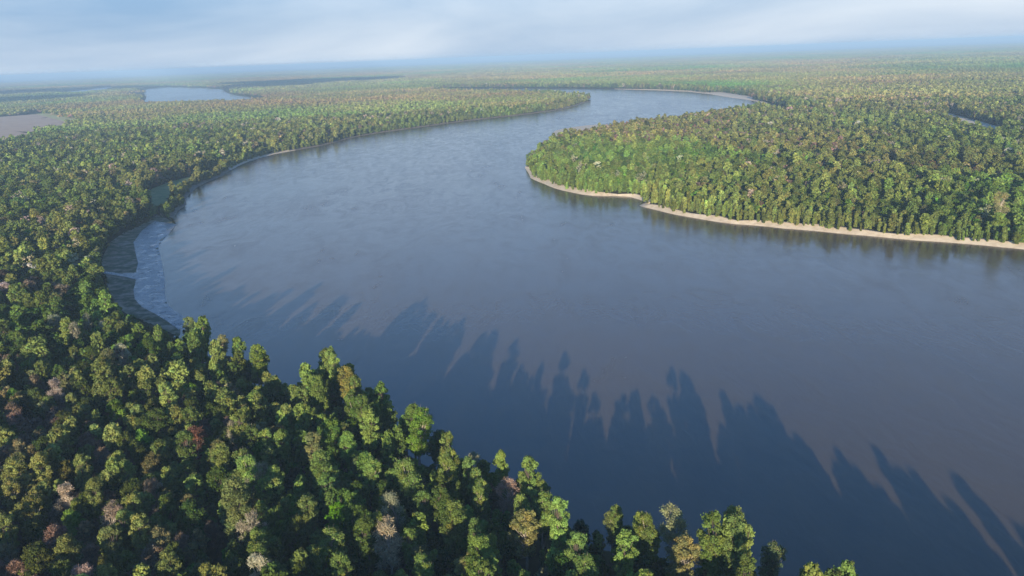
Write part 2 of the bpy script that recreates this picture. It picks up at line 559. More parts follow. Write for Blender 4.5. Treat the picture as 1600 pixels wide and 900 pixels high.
def strip(name, line, w, mat, label, inland=1, wn=0.5, seed=1, lift=0.22, rise=0.0):
    """beach along a shoreline: from just under the water up to the trees; inland=+1 when land lies right of the direction of travel"""
    L = np.asarray(line); d = np.gradient(L, axis=0); d /= np.linalg.norm(d, axis=1)[:, None]
    n = np.stack([d[:, 1], -d[:, 0]], 1) * inland
    s = np.cumsum(np.r_[0, np.linalg.norm(np.diff(L, axis=0), axis=1)])
    ww = w(s / s[-1]) if callable(w) else np.full(len(L), w)
    ww = ww * (1 - wn + 2 * wn * vnoise(s, s * 0, 30, seed)) * np.clip(np.minimum(s, s[-1] - s) / 12, 0.05, 1)
    ks = np.array([-3.0, -0.8, 0.0, 0.25, 0.5, 0.75, 0.92, 1.0])
    V = []
    for k in ks:
        off = k if k < 0 else k * ww
        P = L + n * (np.asarray(off).reshape(-1, 1) if np.ndim(off) else off)
        z = np.maximum(ground_z(P), -1.2)
        z = z + (lift + rise * max(k, 0) if -1 < k < 0.99 else -0.3)
        V.append(np.c_[P, z])
    V = np.array(V); K, N = V.shape[:2]
    a, b = np.meshgrid(np.arange(K - 1), np.arange(N - 1), indexing='ij')
    q = np.stack([a * N + b, a * N + b + 1, (a + 1) * N + b + 1, (a + 1) * N + b], -1).reshape(-1, 4)
    if inland > 0: q = q[:, ::-1]
    return link(name, mesh_np(name, V.reshape(-1, 3), q, [mat], smooth=True), "structure", label=label)


def fine(pts, st=5): return wobble(smooth_line(pts, st), 1.2)


RB = W(right_bank)
cut = 10
# walking the right bank from the point towards the right edge the land lies on the left
strip("sandbank", S_right[:int(len(S_right) * 0.30)], 13, M_SAND, "sandy shore around the wooded point", -1, 0.6, 3, rise=2.2)
strip("sandbank", S_right[int(len(S_right) * 0.285):], 11, M_SAND, "long sandy shore below the willows on the right bank", -1, 0.6, 4, rise=2.2)
sheet("sandbank", smooth_line(W([(863, 208.5), (868, 204.5), (880, 201.5), (896, 199), (915, 196.6), (932, 195), (938, 197, 8), (915, 201.5, 10), (890, 206, 10), (868, 211.5, 8), (863, 208.5)]), 20)[:-1], M_SAND,
      "small pale sandbar behind the wooded point", 0.75, 40, follow=False)
strip("sandbank", S_far[int(len(S_far) * 0.42):int(len(S_far) * 0.97)], lambda t: 22 + 70 * np.exp(-((t - 0.62) / 0.16)**2), M_SAND, "pale sandbar on the distant river bend", -1, 0.1, 6, 0.9)
strip("mud_shore", S_left, lambda t: 9 + 10 * t, M_MUD, "narrow muddy shore under the left bank willows", -1, 0.7, 7, 0.3)
strip("sandbank", S_left[int(len(S_left) * 0.30):int(len(S_left) * 0.46)], 16, M_SAND, "thin sand streak along the left bank bend", -1, 0.4, 8, 0.4)

# ------------------------------------------------------------------ trees
TINT = dict(round=(0.088, 0.122, 0.028), tall=(0.175, 0.210, 0.058), olive=(0.180, 0.172, 0.074), brown=(0.160, 0.122, 0.085),
            bare=(0.36, 0.31, 0.24), dark=(0.040, 0.074, 0.022), bright=(0.110, 0.190, 0.028), willow=(0.160, 0.190, 0.052))
KINDS = ['round', 'tall', 'olive', 'brown', 'bare', 'dark', 'bright', 'willow']


def tube(pts, rads, k=5):
    pts = np.asarray(pts, float); V = []; Qs = []
    for i, (p, r) in enumerate(zip(pts, rads)):
        d = pts[min(i + 1, len(pts) - 1)] - pts[max(i - 1, 0)]; d /= np.linalg.norm(d) + 1e-9
        a = np.cross(d, [0.31, 0.9, 0.12]); a /= np.linalg.norm(a) + 1e-9; b = np.cross(d, a)
        th = np.arange(k) * 2 * math.pi / k
        V.append(p + r * (np.cos(th)[:, None] * a + np.sin(th)[:, None] * b))
    for i in range(len(pts) - 1):
        for j in range(k):
            Qs.append((i * k + j, i * k + (j + 1) % k, (i + 1) * k + (j + 1) % k, (i + 1) * k + j))
    return np.vstack(V), np.array(Qs)


def merge(parts):
    V, Qs, o = [], [], 0
    for v, q in parts:
        V.append(v); Qs.append(q + o); o += len(v)
    return np.vstack(V), np.vstack(Qs)


def quads(C, N, size, r, aspect=1.0, along=None):
    """leaf sprays: one quad per point, facing N"""
    n = N / (np.linalg.norm(N, axis=1)[:, None] + 1e-9)
    t = r.normal(size=n.shape) if along is None else along
    u = np.cross(n, t); u /= np.linalg.norm(u, axis=1)[:, None] + 1e-9
    v = np.cross(n, u)
    s = np.asarray(size).reshape(-1, 1) * 0.5
    V = np.stack([C - u * s * aspect - v * s * 0.9, C + u * s * aspect - v * s, C + u * s * aspect * 0.8 + v * s, C - u * s * aspect + v * s * 0.8], 1)
    return V.reshape(-1, 3), np.arange(len(C) * 4).reshape(-1, 4)


SPEC = dict(  # height, crown base, radius, lobes, lobe radius, leaf share
    round=(20, 5, 5.8, 84, .20, 1.0), tall=(25, 8, 4.8, 70, .22, 0.9), olive=(20, 6.5, 5.2, 80, .17, 0.7), brown=(18, 5.5, 5.4, 76, .18, 0.42),
    bare=(23, 7, 6.0, 30, .2, 0.12), dark=(15.5, 3, 5.2, 74, .21, 1.05), bright=(19, 5, 4.9, 72, .21, 1.0), willow=(14, 2.5, 2.7, 22, .36, 0.9))


def tree_parts(kind, seed, nleaf, lsize, limbs=True):
    """returns (crown V, Q, vary rgb), (wood V, Q)"""
    r = np.random.default_rng(seed)
    H, cb, R, nl, lr, share = SPEC[kind]
    H *= r.uniform(0.93, 1.07); R *= r.uniform(0.92, 1.1)
    hc = (H - cb)
    lob = []
    lean = r.normal(0, 0.05, 2)
    for i in range(nl):
        for _ in range(30):
            t = r.uniform(0.03, 1)
            if kind in ('tall', 'bare'): prof = (0.45 + 0.55 * min(1, t / 0.65)) * math.sqrt(max(0, 1 - max(0, (t - 0.6) / 0.42)**2))
            elif kind == 'willow': prof = (0.6 + 0.4 * t) * math.sqrt(max(0, 1 - max(0, (t - 0.5) / 0.52)**2))
            else: prof = math.sqrt(max(0, 1 - ((t - 0.42) / 0.6)**2))
            a = r.uniform(0, 2 * math.pi); q = math.sqrt(r.uniform(0.12, 1)) * prof
            # uneven outline: some sectors reach out, some are notched
            q *= 0.78 + 0.34 * math.sin(a * 3 + seed) * math.sin(a * 2 + seed * 1.7 + t * 4)
            rr = R * lr * r.uniform(0.72, 1.35)
            p = np.array([math.cos(a) * q * (R - rr * 0.6) + lean[0] * t * hc, math.sin(a) * q * (R - rr * 0.6) + lean[1] * t * hc, cb + t * (hc - rr * 0.6)])
            if all(np.linalg.norm(p - l[0]) > 0.62 * (rr + l[1]) * r.uniform(0.55, 1) for l in lob): break
        lob.append((p, rr))
    n_each = max(2, int(nleaf * share / nl))
    C, N, S, VA = [], [], [], []
    for p, rr in lob:
        m = max(2, int(n_each * (rr / (R * lr))**2))
        d = r.normal(size=(m, 3)); d[:, 2] += 0.35
        d /= np.linalg.norm(d, axis=1)[:, None]
        rad_ = rr * (0.62 + 0.5 * r.random(m)) * (1 + 0.22 * np.sin(d[:, 0] * 7 + p[0]) * np.sin(d[:, 1] * 6 + p[1]))
        C.append(p + d * rad_[:, None] * np.array([1, 1, 0.85]))
        N.append(d + r.normal(0, 0.55, (m, 3)))
        S.append(lsize * r.uniform(0.6, 1.35, m))
        lv = r.uniform(0.72, 1.25)
        hue = r.normal(0, 0.07)
        b = lv * r.uniform(0.75, 1.25, m)
        VA.append(np.stack([b * (1 + hue), b, b * (1 - hue * 0.5), np.ones(m)], 1))
    C, N, S, VA = np.vstack(C), np.vstack(N), np.concatenate(S), np.vstack(VA)
    cv, cq = quads(C, N, S, r)
    wood = []
    if limbs:
        th = max(0.2, 0.017 * H)
        top = np.array([lean[0] * hc * 0.6, lean[1] * hc * 0.6, cb + hc * 0.62])
        mid = np.array([r.normal(0, .25), r.normal(0, .25), cb])
        wood.append(tube([(0, 0, -0.6), (0, 0, 0.5), mid * (0.5, 0.5, 0.5), mid, (mid + top) / 2 + r.normal(0, .2, 3), top], [th * 1.6, th * 1.15, th, th * 0.8, th * 0.55, th * 0.2], 6))
        for p, rr in lob:
            t = np.clip((p[2] - cb) / hc - 0.22, 0, 0.6) * r.uniform(0.55, 1)
            s0 = mid + (top - mid) * t / 0.62
            m1 = s0 * 0.55 + p * 0.45 + np.array([0, 0, -0.06 * np.linalg.norm(p - s0)])
            k = th * r.uniform(0.22, 0.36)
            wood.append(tube([s0, m1, p, p + (p - m1) * 0.25 * rr], [k, k * 0.7, k * 0.4, k * 0.1], 4 if kind != 'bare' else 5))
    if kind in ('brown', 'bare', 'olive') and limbs:
        # fine twigs fill the crown of trees that are only coming into leaf
        nt = {'brown': 3000, 'bare': 2600, 'olive': 900}[kind]
        L = np.array([l[0] for l in lob]); RR = np.array([l[1] for l in lob])
        w = RR**2 / (RR**2).sum(); ix = r.choice(len(L), nt, p=w)
        d = r.normal(size=(nt, 3)); d[:, 2] += 0.3; d /= np.linalg.norm(d, axis=1)[:, None]
        c = L[ix] + d * (RR[ix] * r.uniform(0.15, 1.15, nt))[:, None]
        tw = d + r.normal(0, 0.45, (nt, 3))
        tv, tq = quads(c, np.cross(tw, r.normal(size=(nt, 3))), r.uniform(0.7, 1.6, nt), r, aspect=0.06 if kind != 'bare' else 0.075, along=tw)
        # the long side must run along the twig
        cv2 = np.vstack([cv, tv]); cq = np.vstack([cq, tq + len(cv)]); cv = cv2
        b = r.uniform(0.6, 1.3, nt)
        VA = np.vstack([VA, np.stack([b * 1.05, b, b, np.ones(nt)], 1)])
    return (cv, cq, VA), (merge(wood) if wood else None)


NEAR = {}
VAR = dict(round=5, tall=5, olive=4, brown=4, bare=3, dark=3, bright=2, willow=2)
for k in KINDS:
    for v in range(VAR[k]):
        (cv, cq, va), wd = tree_parts(k, 100 + 17 * KINDS.index(k) + v, 9500, 0.34)
        NEAR[k, v] = (mesh_np("crown", cv, cq, [M_LEAF], {'vary': ('FLOAT_COLOR', va)}),
                      mesh_np("trunk", wd[0], wd[1], [M_PALE if k in ('bare', 'olive') or v == 1 else M_BARK], smooth=True))

# sources for the forest mass, each a single mesh
SRC = bpy.data.collections.new("forest_sources")
src_index = {}


def add_source(key, me):
    o = bpy.data.objects.new("source_%03d" % len(src_index), me)
    SRC.objects.link(o); src_index[key] = len(src_index)


def joined(crown, wood, bark):
    cv, cq, va = crown
    if wood is None: return mesh_np("tree", cv, cq, [M_LEAF], {'vary': ('FLOAT_COLOR', va)})
    wv, wq = wood
    return mesh_np("tree", np.vstack([cv, wv]), np.vstack([cq, wq + len(cv)]), [M_LEAF, bark],
                   {'vary': ('FLOAT_COLOR', np.vstack([va, np.ones((len(wq), 4))]))}, mat_idx=np.r_[np.zeros(len(cq)), np.ones(len(wq))])


for k in KINDS:
    for v in range(2):
        c, w_ = tree_parts(k, 300 + 13 * KINDS.index(k) + v, 2600, 0.72)
        add_source((k, 0, v), joined(c, w_, M_PALE if k == 'bare' else M_BARK))
    for v in range(5):
        c, w_ = tree_parts(k, 500 + 13 * KINDS.index(k) + v, 900 if k != 'bare' else 2200, 1.0, limbs=False)
        add_source((k, 1, v), joined(c, None, M_BARK))
    for v in range(2):
        c, w_ = tree_parts(k, 700 + 13 * KINDS.index(k) + v, 170 if k != 'bare' else 900, 2.1, limbs=False)
        add_source((k, 2, v), joined(c, None, M_BARK))


def forest_patch(side, spacing, nq, lsz, seed):
    """a square of canopy for far distances: many small crowns with their own colours"""
    r = np.random.default_rng(seed)
    g = np.arange(-side / 2 + spacing / 2, side / 2, spacing)
    X, Y = np.meshgrid(g, g); X = X.ravel() + r.uniform(-.5, .5, X.size) * spacing; Y = Y.ravel() + r.uniform(-.5, .5, Y.size) * spacing
    kinds = r.choice(['round', 'tall', 'olive', 'brown', 'dark', 'bright'], len(X), p=[.3, .2, .18, .15, .12, .05])
    C, N, S, VA = [], [], [], []
    for x, y, k in zip(X, Y, kinds):
        H, cb, R = SPEC[k][:3]; sc = r.uniform(0.75, 1.15) * (spacing / 9.0)**0.4
        d = r.normal(size=(nq, 3)); d[:, 2] = np.abs(d[:, 2]) * 0.9; d /= np.linalg.norm(d, axis=1)[:, None]
        hz = (H - cb) * sc
        C.append(np.array([x, y, cb * sc + hz * 0.4]) + d * np.array([R * sc * (spacing / 9)**0.5, R * sc * (spacing / 9)**0.5, hz * 0.55]) * r.uniform(0.65, 1, (nq, 1)))
        N.append(d + r.normal(0, .4, (nq, 3))); S.append(lsz * r.uniform(.7, 1.3, nq))
        col = np.array(TINT[k]) / 0.09 * r.uniform(0.75, 1.25)
        VA.append(np.c_[col[None, :] * r.uniform(.8, 1.2, (nq, 1)), np.ones(nq)])
    cv, cq = quads(np.vstack(C), np.vstack(N), np.concatenate(S), r)
    return mesh_np("canopy", cv, cq, [M_PATCH], {'vary': ('FLOAT_COLOR', np.vstack(VA))})


for v in range(4): add_source(('pa', v), forest_patch(80, 9.0, 26, 4.0, 40 + v))
for v in range(3): add_source(('pb', v), forest_patch(200, 11.0, 12, 6.5, 60 + v))

# ---- where trees stand
BAR2 = np.array(W([(1112, 147), (1140, 152), (1165, 155)]))
OPEN = [MEADOW, FIELD1, FIELD2, TRACK, BANK, CLEAR]


def wedge(P, margin=160):
    a = np.abs(np.arctan2(P[:, 0], np.maximum(P[:, 1] + 120, 1)))
    return (a < math.radians(41)) & (P[:, 1] > -20)


def free(P, dr):
    ok = dr > 2.5
    for L in (LAKE, POND): ok &= sdist(P, L) > 4
    for A in OPEN: ok &= ~inside(P, A)
    ok &= seg_dist(P, BAR2, False) > 50
    return ok


def scatter(y0, y1, sp, jit=0.46):
    w = y1 * 0.9 + 250
    X, Y = np.meshgrid(np.arange(-w, w, sp), np.arange(-20 if y0 == 0 else y0 * 0.7, y1, sp * 0.92))
    X = X + (np.arange(X.shape[0]) % 2)[:, None] * sp * 0.5
    P = np.c_[X.ravel(), Y.ravel()]
    d = np.hypot(P[:, 0], P[:, 1])
    P = P[(d >= y0) & (d < y1)]
    P = P + rng.uniform(-jit, jit, P.shape) * sp
    return P[wedge(P)]


near_P = scatter(0, 640, 6.7)
mid_P = scatter(640, 1500, 7.3)
far_P = scatter(1500, 2600, 8.4)
pts = np.vstack([near_P, mid_P, far_P])
dr = sdist(pts, RIVER)
ok = free(pts, dr); pts, dr = pts[ok], dr[ok]

# shore trees further off than the single trees reach, so that shores keep their outline
shore = scatter(2600, 5600, 10.0)
sd = sdist(shore, RIVER); ok = (sd > 6) & (sd < 70) & free(shore, sd)
pts = np.vstack([pts, shore[ok]]); dr = np.r_[dr, sd[ok]]

extra = scatter(480, 3000, 5.0)
_pre = (np.abs(extra[:, 0]) < 900); extra = extra[_pre]
ed = sdist(extra, RIVER)
_k = (ed > 5) & (ed < 34); extra, ed = extra[_k], ed[_k]
el, er = seg_dist(extra, S_left, False), seg_dist(extra, S_right, False)
_k = ((el < 30) & (el > 7) | (er < 24) & (er > 9)) & free(extra, ed) & (rng.random(len(extra)) < np.clip(1.25 - np.hypot(*extra.T) / 3200, 0.2, 0.9))
n_base = len(pts)
pts = np.vstack([pts, extra[_k]]); dr = np.r_[dr, ed[_k]]
# shrubs on the graded bank
lo_, hi_ = BANK.min(0), BANK.max(0)
sh = rng.uniform(lo_, hi_, (900, 2)); sh = sh[inside(sh, BANK) & ~inside(sh, MAT)]
te = seg_dist(sh, W(tree_edge), False); sh = sh[(rng.random(len(sh)) < np.clip(1.1 - te / 22, 0.06, 1))]
mi = smooth_line(W(mat_inner), 3.0)
mi = np.repeat(mi, 2, 0); mi = mi + rng.normal(0, 1.0, mi.shape)
mi = mi[(np.hypot(*(mi - un(213.5, 432)).T) > 14) & (rng.random(len(mi)) < 0.75)]
sh = np.vstack([sh, mi])
n_shrub = len(pts)
pts = np.vstack([pts, sh]); dr = np.r_[dr, sdist(sh, RIVER)]
dS_left = seg_dist(pts, S_left, False); dS_right = seg_dist(pts, S_right, False)
dist = np.hypot(pts[:, 0], pts[:, 1])
n = len(pts)
reg = vnoise(pts[:, 0], pts[:, 1], 260, 11) * 0.6 + vnoise(pts[:, 0], pts[:, 1], 75, 12) * 0.4      # browner / greener stands
reg2 = vnoise(pts[:, 0], pts[:, 1], 190, 21) * 0.6 + vnoise(pts[:, 0], pts[:, 1], 50, 22) * 0.4     # yellower stands
on_right = dS_right < dS_left
inland_right = np.clip((dS_right - 90) / 500, 0, 1) * on_right
u = rng.random(n)
W_ = np.zeros((n, 8))
brown = np.clip((reg - 0.36) * 2.2, 0.05, 1) * (0.55 + 1.0 * inland_right)
brown = np.where(on_right & (dS_right < 220), brown * 0.25, brown)
W_[:, 0] = 0.9; W_[:, 1] = 0.30 + 0.6 * np.clip((reg2 - 0.45) * 3, 0, 1); W_[:, 2] = 0.40 * np.clip(reg2 * 1.5, 0.3, 1)
W_[:, 3] = 1.5 * brown; W_[:, 3] *= np.where((dist < 900) & ~on_right, 1.6, 1.0); W_[:, 4] = np.where(dist < 900, 0.035, 0.015); W_[:, 5] = 0.55; W_[:, 6] = 0.10
W_[on_right, 1] += 0.55; W_[on_right, 5] *= 0.4; W_[on_right, 6] += 0.12
edge_w = ((dS_left < 34) & (dS_left < dr + 12) & (dist > 640)) | ((dS_right < 26) & (dist > 600))
W_[edge_w] = 0; W_[edge_w, 7] = 1; W_[edge_w, 1] = 0.06
tall_edge = (dr < 30) & (dist < 560) & (rng.random(n) < 0.45); W_[tall_edge] = 0; W_[tall_edge, 1] = 1
edge_w[n_base:] = True; W_[n_base:] = 0; W_[n_base:, 7] = 1
W_[n_shrub:] = 0; W_[n_shrub:, 5] = 0.6; W_[n_shrub:, 2] = 0.4
cw = np.cumsum(W_, 1); cw /= cw[:, -1:]
kind = (u[:, None] > cw).sum(1)
scl = np.clip(rng.normal(0.93, 0.15, n), 0.6, 1.3)
scl = np.where(on_right & (dS_right < 150) & (kind != 7), scl * 0.84, scl)
scl = np.where(kind == 7, scl * np.clip(np.exp(rng.normal(-0.04, 0.24, n)), 0.55, 1.5), scl)
scl = np.where((kind == 7) & ~on_right, scl * np.clip(0.36 + dist / 5000, 0.4, 1), scl)
scl = np.where(tall_edge, rng.uniform(0.8, 1.38, n), scl)
small = (rng.random(n) < 0.24) & ~tall_edge                                      # lower trees under and between the tall ones
scl = np.where(small & (kind != 7), scl * 0.66, scl)
scl = np.where(kind == 4, np.maximum(scl, 1.08), scl)
scl[n_shrub:] = rng.uniform(0.07, 0.26, n - n_shrub)
scl = np.where(kind == 7, scl, scl * np.where(on_right, 0.98, 1.02))
tint = np.array([TINT[k] for k in KINDS])[kind]
tint = tint * np.exp(rng.normal(0, 0.24, (n, 1))) * (1 + rng.normal(0, 1, (n, 3)) * np.array([0.06, 0.04, 0.06]))
tint = tint * (1 + (reg - 0.47)[:, None] * np.array([0.55, -0.08, 0.4])[None]) * (1 + 0.35 * (reg2 - 0.5))[:, None]
tint = np.where((on_right & (dS_right < 320) & (kind != 3))[:, None], tint * np.array([1.0, 1.15, 0.95])[None], tint)
tint = np.clip(tint, 0.008, 0.5)
rot = rng.uniform(0, 6.283, n)
gz = ground_z(pts, dr) - 0.1

# the trees in front of the graded bank are low enough to leave it in sight
_h = np.array([SPEC[k][0] for k in KINDS])[kind] * scl
_px, _py, _ = proj(np.c_[pts, gz + _h])
BANK_PX = np.array(mat_outer + [(250, 340)] + tree_edge, float)
_in = inside(np.nan_to_num(np.c_[_px, _py + 4], nan=-1e4), BANK_PX) & (dist < 1200)
_k = ~_in
pts, dr, kind, scl, tint, rot, gz, dist = [a[_k] for a in (pts, dr, kind, scl, tint, rot, gz, dist)]
n = len(pts)

# ------------------------------------------------------------------ single trees: the ones that show largest
# landmark trees: pixel of the crown centre, kind, scale, tint, label
LAND = [
    (545, 602, 'tall', 1.08, (0.19, 0.175, 0.045), "golden green vase-shaped tree standing out on the near bank corner"),
    (652, 672, 'tall', 1.12, (0.095, 0.165, 0.025), "tallest vivid green tree with stacked lobes above the shaded water"),
    (795, 768, 'bare', 0.85, (0.33, 0.24, 0.19), "leafless pinkish tree on the bank, nearest bare crown to the water"),
    (606, 845, 'bare', 1.05, (0.34, 0.29, 0.19), "pale tan half-bare tree with white trunk low in the near forest"),
    (436, 543, 'umbrella', 0.62, (0.05, 0.06, 0.028), "lone dark umbrella-shaped tree leaning over the water by the clearing"),
    (311, 515, 'tall', 0.95, (0.15, 0.19, 0.065), "pale green slender tree beside the lower end of the revetment"),
    (362, 527, 'tall', 0.85, (0.19, 0.19, 0.08), "slim cream green tree at the water between revetment and clearing"),
    (400, 560, 'tall', 1.0, (0.135, 0.185, 0.035), "bright lime crown just left of the dark umbrella-shaped tree"),
    (527, 808, 'bright', 0.9, (0.085, 0.20, 0.012), "vivid emerald round tree amid darker crowns in the lower forest"),
    (303, 690, 'brown', 1.2, (0.15, 0.075, 0.05), "reddish brown budding tree in the middle of the near forest"),
    (1050, 820, 'bare', 0.98, (0.22, 0.24, 0.12), "white-limbed sparse tree at the bank, right of the leafless pinkish tree"),
    (1250, 868, 'tall', 0.78, (0.10, 0.13, 0.055), "outermost grey green tree at the right end of the near forest"),
    (1070, 875, 'olive', 1.0, (0.22, 0.20, 0.075), "creamy yellow bushy tree near the bottom edge, below the white-limbed tree"),
    (922, 770, 'round', 0.6, (0.05, 0.08, 0.04), "small dusky blue green tree at the waterline right of the bare tree"),
    (693, 708, 'olive', 0.8, (0.19, 0.20, 0.065), "pale yellow round crown just right of the tallest vivid tree"),
    (497, 705, 'tall', 0.9, (0.16, 0.17, 0.065), "pale cream green column-like tree midway between forest centre and bank"),
    (820, 835, 'olive', 1.05, (0.20, 0.19, 0.065), "broad cream green tree below the leafless pinkish tree"),
    (365, 790, 'tall', 1.1, (0.12, 0.145, 0.05), "large sage green tree with several domes in the lower forest"),
    (1565, 318, 'bare', 1.45, (0.24, 0.23, 0.10), "tall pale tree with white forked trunk above the right bank"),
    (530, 575, 'bright', 0.8, (0.05, 0.11, 0.02), "deep green tree directly behind the golden green vase-shaped tree"),
]
land_pos = []
for (px, py, k, sc, t_, lab) in LAND:
    H = SPEC['tall'][0] * 0.55 if k == 'umbrella' else SPEC[k][0] * sc
    P = un(px, py, 3 + H * 1.12 * 0.72)
    land_pos.append(P)
land_pos = np.array(land_pos)
ldr = sdist(land_pos, RIVER)
for j, P in enumerate(land_pos):                       # keep every landmark tree on dry ground
    if ldr[j] < 4:
        q_ = S_near[np.argmin(np.hypot(*(S_near - P).T))]
        u_ = (q_ - P) * (1 if ldr[j] < 0 else -1); u_ /= np.linalg.norm(u_) + 1e-9
        land_pos[j] = q_ + u_ * 5.0
ldr = sdist(land_pos, RIVER)
print("landmark distance inland", [round(float(x), 1) for x in ldr])
keep = np.ones(n, bool)
for P, L in zip(land_pos, LAND):
    keep &= np.hypot(*(pts - P).T) > 5.2
    rel = pts - P                                      # lower growth on their sunny side: that is why they stand out
    al, la = -(rel @ AZ), np.abs(rel @ np.array([AZ[1], -AZ[0]]))
    m_ = (al > -2) & (al < 34) & (la < 6.5)
    scl = np.where(m_, np.minimum(scl, 0.42 + np.clip(al, 0, 34) * 0.012), scl)
    if L[5].startswith(('lone',)): keep &= np.hypot(*(pts - P).T) > 14
pts, dr, kind, scl, tint, rot, gz, dist = [a[keep] for a in (pts, dr, kind, scl, tint, rot, gz, dist)]
n = len(pts)
Hs = np.array([SPEC[k][0] for k in KINDS])[kind] * scl
px, py, dep = proj(np.c_[pts, gz + Hs * 0.72])
inview = (px > -8) & (px < 1608) & (py < 912) & (py > 0)
cand = np.flatnonzero(inview & (dist < 800))
Rr = np.array([SPEC[k][2] for k in KINDS])[kind] * scl
# hidden low trees: something clearly higher and nearer to the camera stands in front
show = (Rr / dep)[cand] * np.where(Hs[cand] < 15, 0.72, 1.0)
single = cand[np.argsort(-show)[:300 - len(LAND)]]

LOOK = dict(round="leafy green", tall="light green tall-crowned", olive="olive yellow", brown="brown budding", bare="pale leafless", dark="dark green", bright="vivid green", willow="slender light green")
ORD = ["first", "second", "third", "fourth", "fifth", "sixth", "seventh", "eighth", "ninth", "tenth", "eleventh", "twelfth", "thirteenth", "fourteenth", "fifteenth", "sixteenth"]
sp_ = np.c_[px[single], py[single]]
rows = [(0, 560, "level with the revetment"), (560, 620, "level with the clearing"), (620, 680, "above the forest's middle"), (680, 740, "across the forest's middle"),
        (740, 800, "below the forest's middle"), (800, 855, "just above the bottom edge"), (855, 2000, "along the bottom edge")]
cols = [(-100, 130, "far left"), (130, 260, "left"), (260, 400, "centre left"), (400, 560, "centre"), (560, 740, "centre right"), (740, 950, "right"), (950, 2000, "far right")]
cellmap = {}
size_word = lambda h: "low" if h < 15 else ("tall" if h > 23.5 else "middling")
for q, i in enumerate(single):
    x, y = sp_[q]
    rw = [t for a, b, t in rows if a <= y < b][0]; cl = [t for a, b, t in cols if a <= x < b][0]
    cellmap.setdefault((size_word(Hs[i]), KINDS[kind[i]], rw, cl), []).append((x, i))
labels = {}
for (sw, k, rw, cl), L in cellmap.items():
    L.sort()
    for j, (x, i) in enumerate(L):
        if len(L) == 1: labels[i] = f"{sw} {LOOK[k]} tree {rw}, {cl} of the near forest"
        else: labels[i] = f"{ORD[j]} from left: {sw} {LOOK[k]} tree {rw}, {cl} forest"
NAME = dict(round="broadleaf_tree", tall="broadleaf_tree", olive="broadleaf_tree", brown="budding_tree", bare="bare_tree", dark="broadleaf_tree", bright="broadleaf_tree", willow="willow_tree")


def plant(k, v, P, z, sc, rz, tint_, label, name=None):
    e = bpy.data.objects.new(name or NAME[k], None)
    COL.objects.link(e)
    e.empty_display_size = 2
    e.location = (P[0], P[1], z); e.rotation_euler = (0, 0, rz); e.scale = (sc[0], sc[0], sc[1])
    e["label"] = label; e["category"] = "tree"; e["group"] = "trees of the near river forest"
    cm, tm = NEAR[k, v]
    c = bpy.data.objects.new("crown", cm); COL.objects.link(c); c.parent = e
    c["tint"] = [float(x) for x in tint_]
    t = bpy.data.objects.new("trunk", tm); COL.objects.link(t); t.parent = e


for i in single:
    k = KINDS[kind[i]]
    plant(k, int(rng.integers(VAR[k])), pts[i], gz[i], (scl[i] * rng.uniform(0.88, 1.12) * (0.8 if kind[i] == 1 and dr[i] < 30 else 1), scl[i]), rot[i], tint[i], labels[i])
lz = ground_z(land_pos) - 0.1
for j, (px_, py_, k, sc, t_, lab) in enumerate(LAND):
    if k == 'umbrella': plant('tall', 1, land_pos[j], lz[j], (1.35, 0.62), 0.4, t_, lab, "broadleaf_tree")
    else: plant(k, j % VAR[k], land_pos[j], lz[j], (sc * 1.25, sc * 1.15), j * 1.3, [min(0.5, x * 1.25) for x in t_], lab)

# ------------------------------------------------------------------ the rest of the forest: one mass
dS_right_k = seg_dist(pts, S_right, False)
rest = np.ones(n, bool); rest[single] = False
wide = np.where(kind == 7, np.where(dS_right_k < 60, rng.uniform(0.6, 1.15, n), rng.uniform(1.3, 1.9, n)), np.where(dist > 600, rng.uniform(1.0, 1.38, n), rng.uniform(0.88, 1.15, n)) * np.where((kind == 1) & (dr < 30) & (dist < 560), 0.78, 1.0))
lod = np.where(dist < 760, 0, np.where(dist < 1500, 1, 2))
nv = np.array([2, 5, 2])[lod]
var = (rng.random(n) * nv).astype(int)
sidx = np.array([src_index[KINDS[k], l, v] for k, l, v in zip(kind, lod, var)], np.int32)
FP, FI, FS, FR, FT = [np.c_[pts, gz][rest]], [sidx[rest]], [np.c_[scl * wide, scl * wide, scl][rest]], [np.c_[np.zeros(n), np.zeros(n), rot][rest]], [tint[rest]]


def patches(y0, y1, side, key, nv_):
    w = y1 * 0.9
    X, Y = np.meshgrid(np.arange(-w, w, side), np.arange(y0 * 0.7, y1, side))
    P = np.c_[X.ravel(), Y.ravel()] + 0.0
    d = np.hypot(P[:, 0], P[:, 1]); P = P[(d >= y0) & (d < y1)]; P = P[wedge(P)]
    h = side * 0.5
    okp = sdist(P, RIVER) > 55
    for L in (LAKE, POND): okp &= sdist(P, L, 160) > h
    for A in (FIELD1, FIELD2, TRACK): okp &= sdist(P, A) > min(h, 36)
    okp &= seg_dist(P, BAR2, False) > 85
    P = P[okp]; m = len(P)
    FP.append(np.c_[P, ground_z(P)])
    FI.append(np.array([src_index[key, v] for v in rng.integers(0, nv_, m)], np.int32))
    FS.append(np.c_[np.ones(m), np.ones(m), rng.uniform(0.85, 1.12, m)])
    FR.append(np.c_[np.zeros(m), np.zeros(m), rng.integers(0, 4, m) * math.pi / 2])
    big = vnoise(P[:, 0], P[:, 1], 900, 31) * 0.6 + vnoise(P[:, 0], P[:, 1], 260, 32) * 0.4
    base = np.array([0.09, 0.09, 0.09])[None] * (0.78 + 0.5 * vnoise(P[:, 0], P[:, 1], 420, 33))[:, None]
    warm = (big - 0.42)[:, None] * np.array([1.3, -0.1, 0.9])[None]
    FT.append(base * (1 + warm))


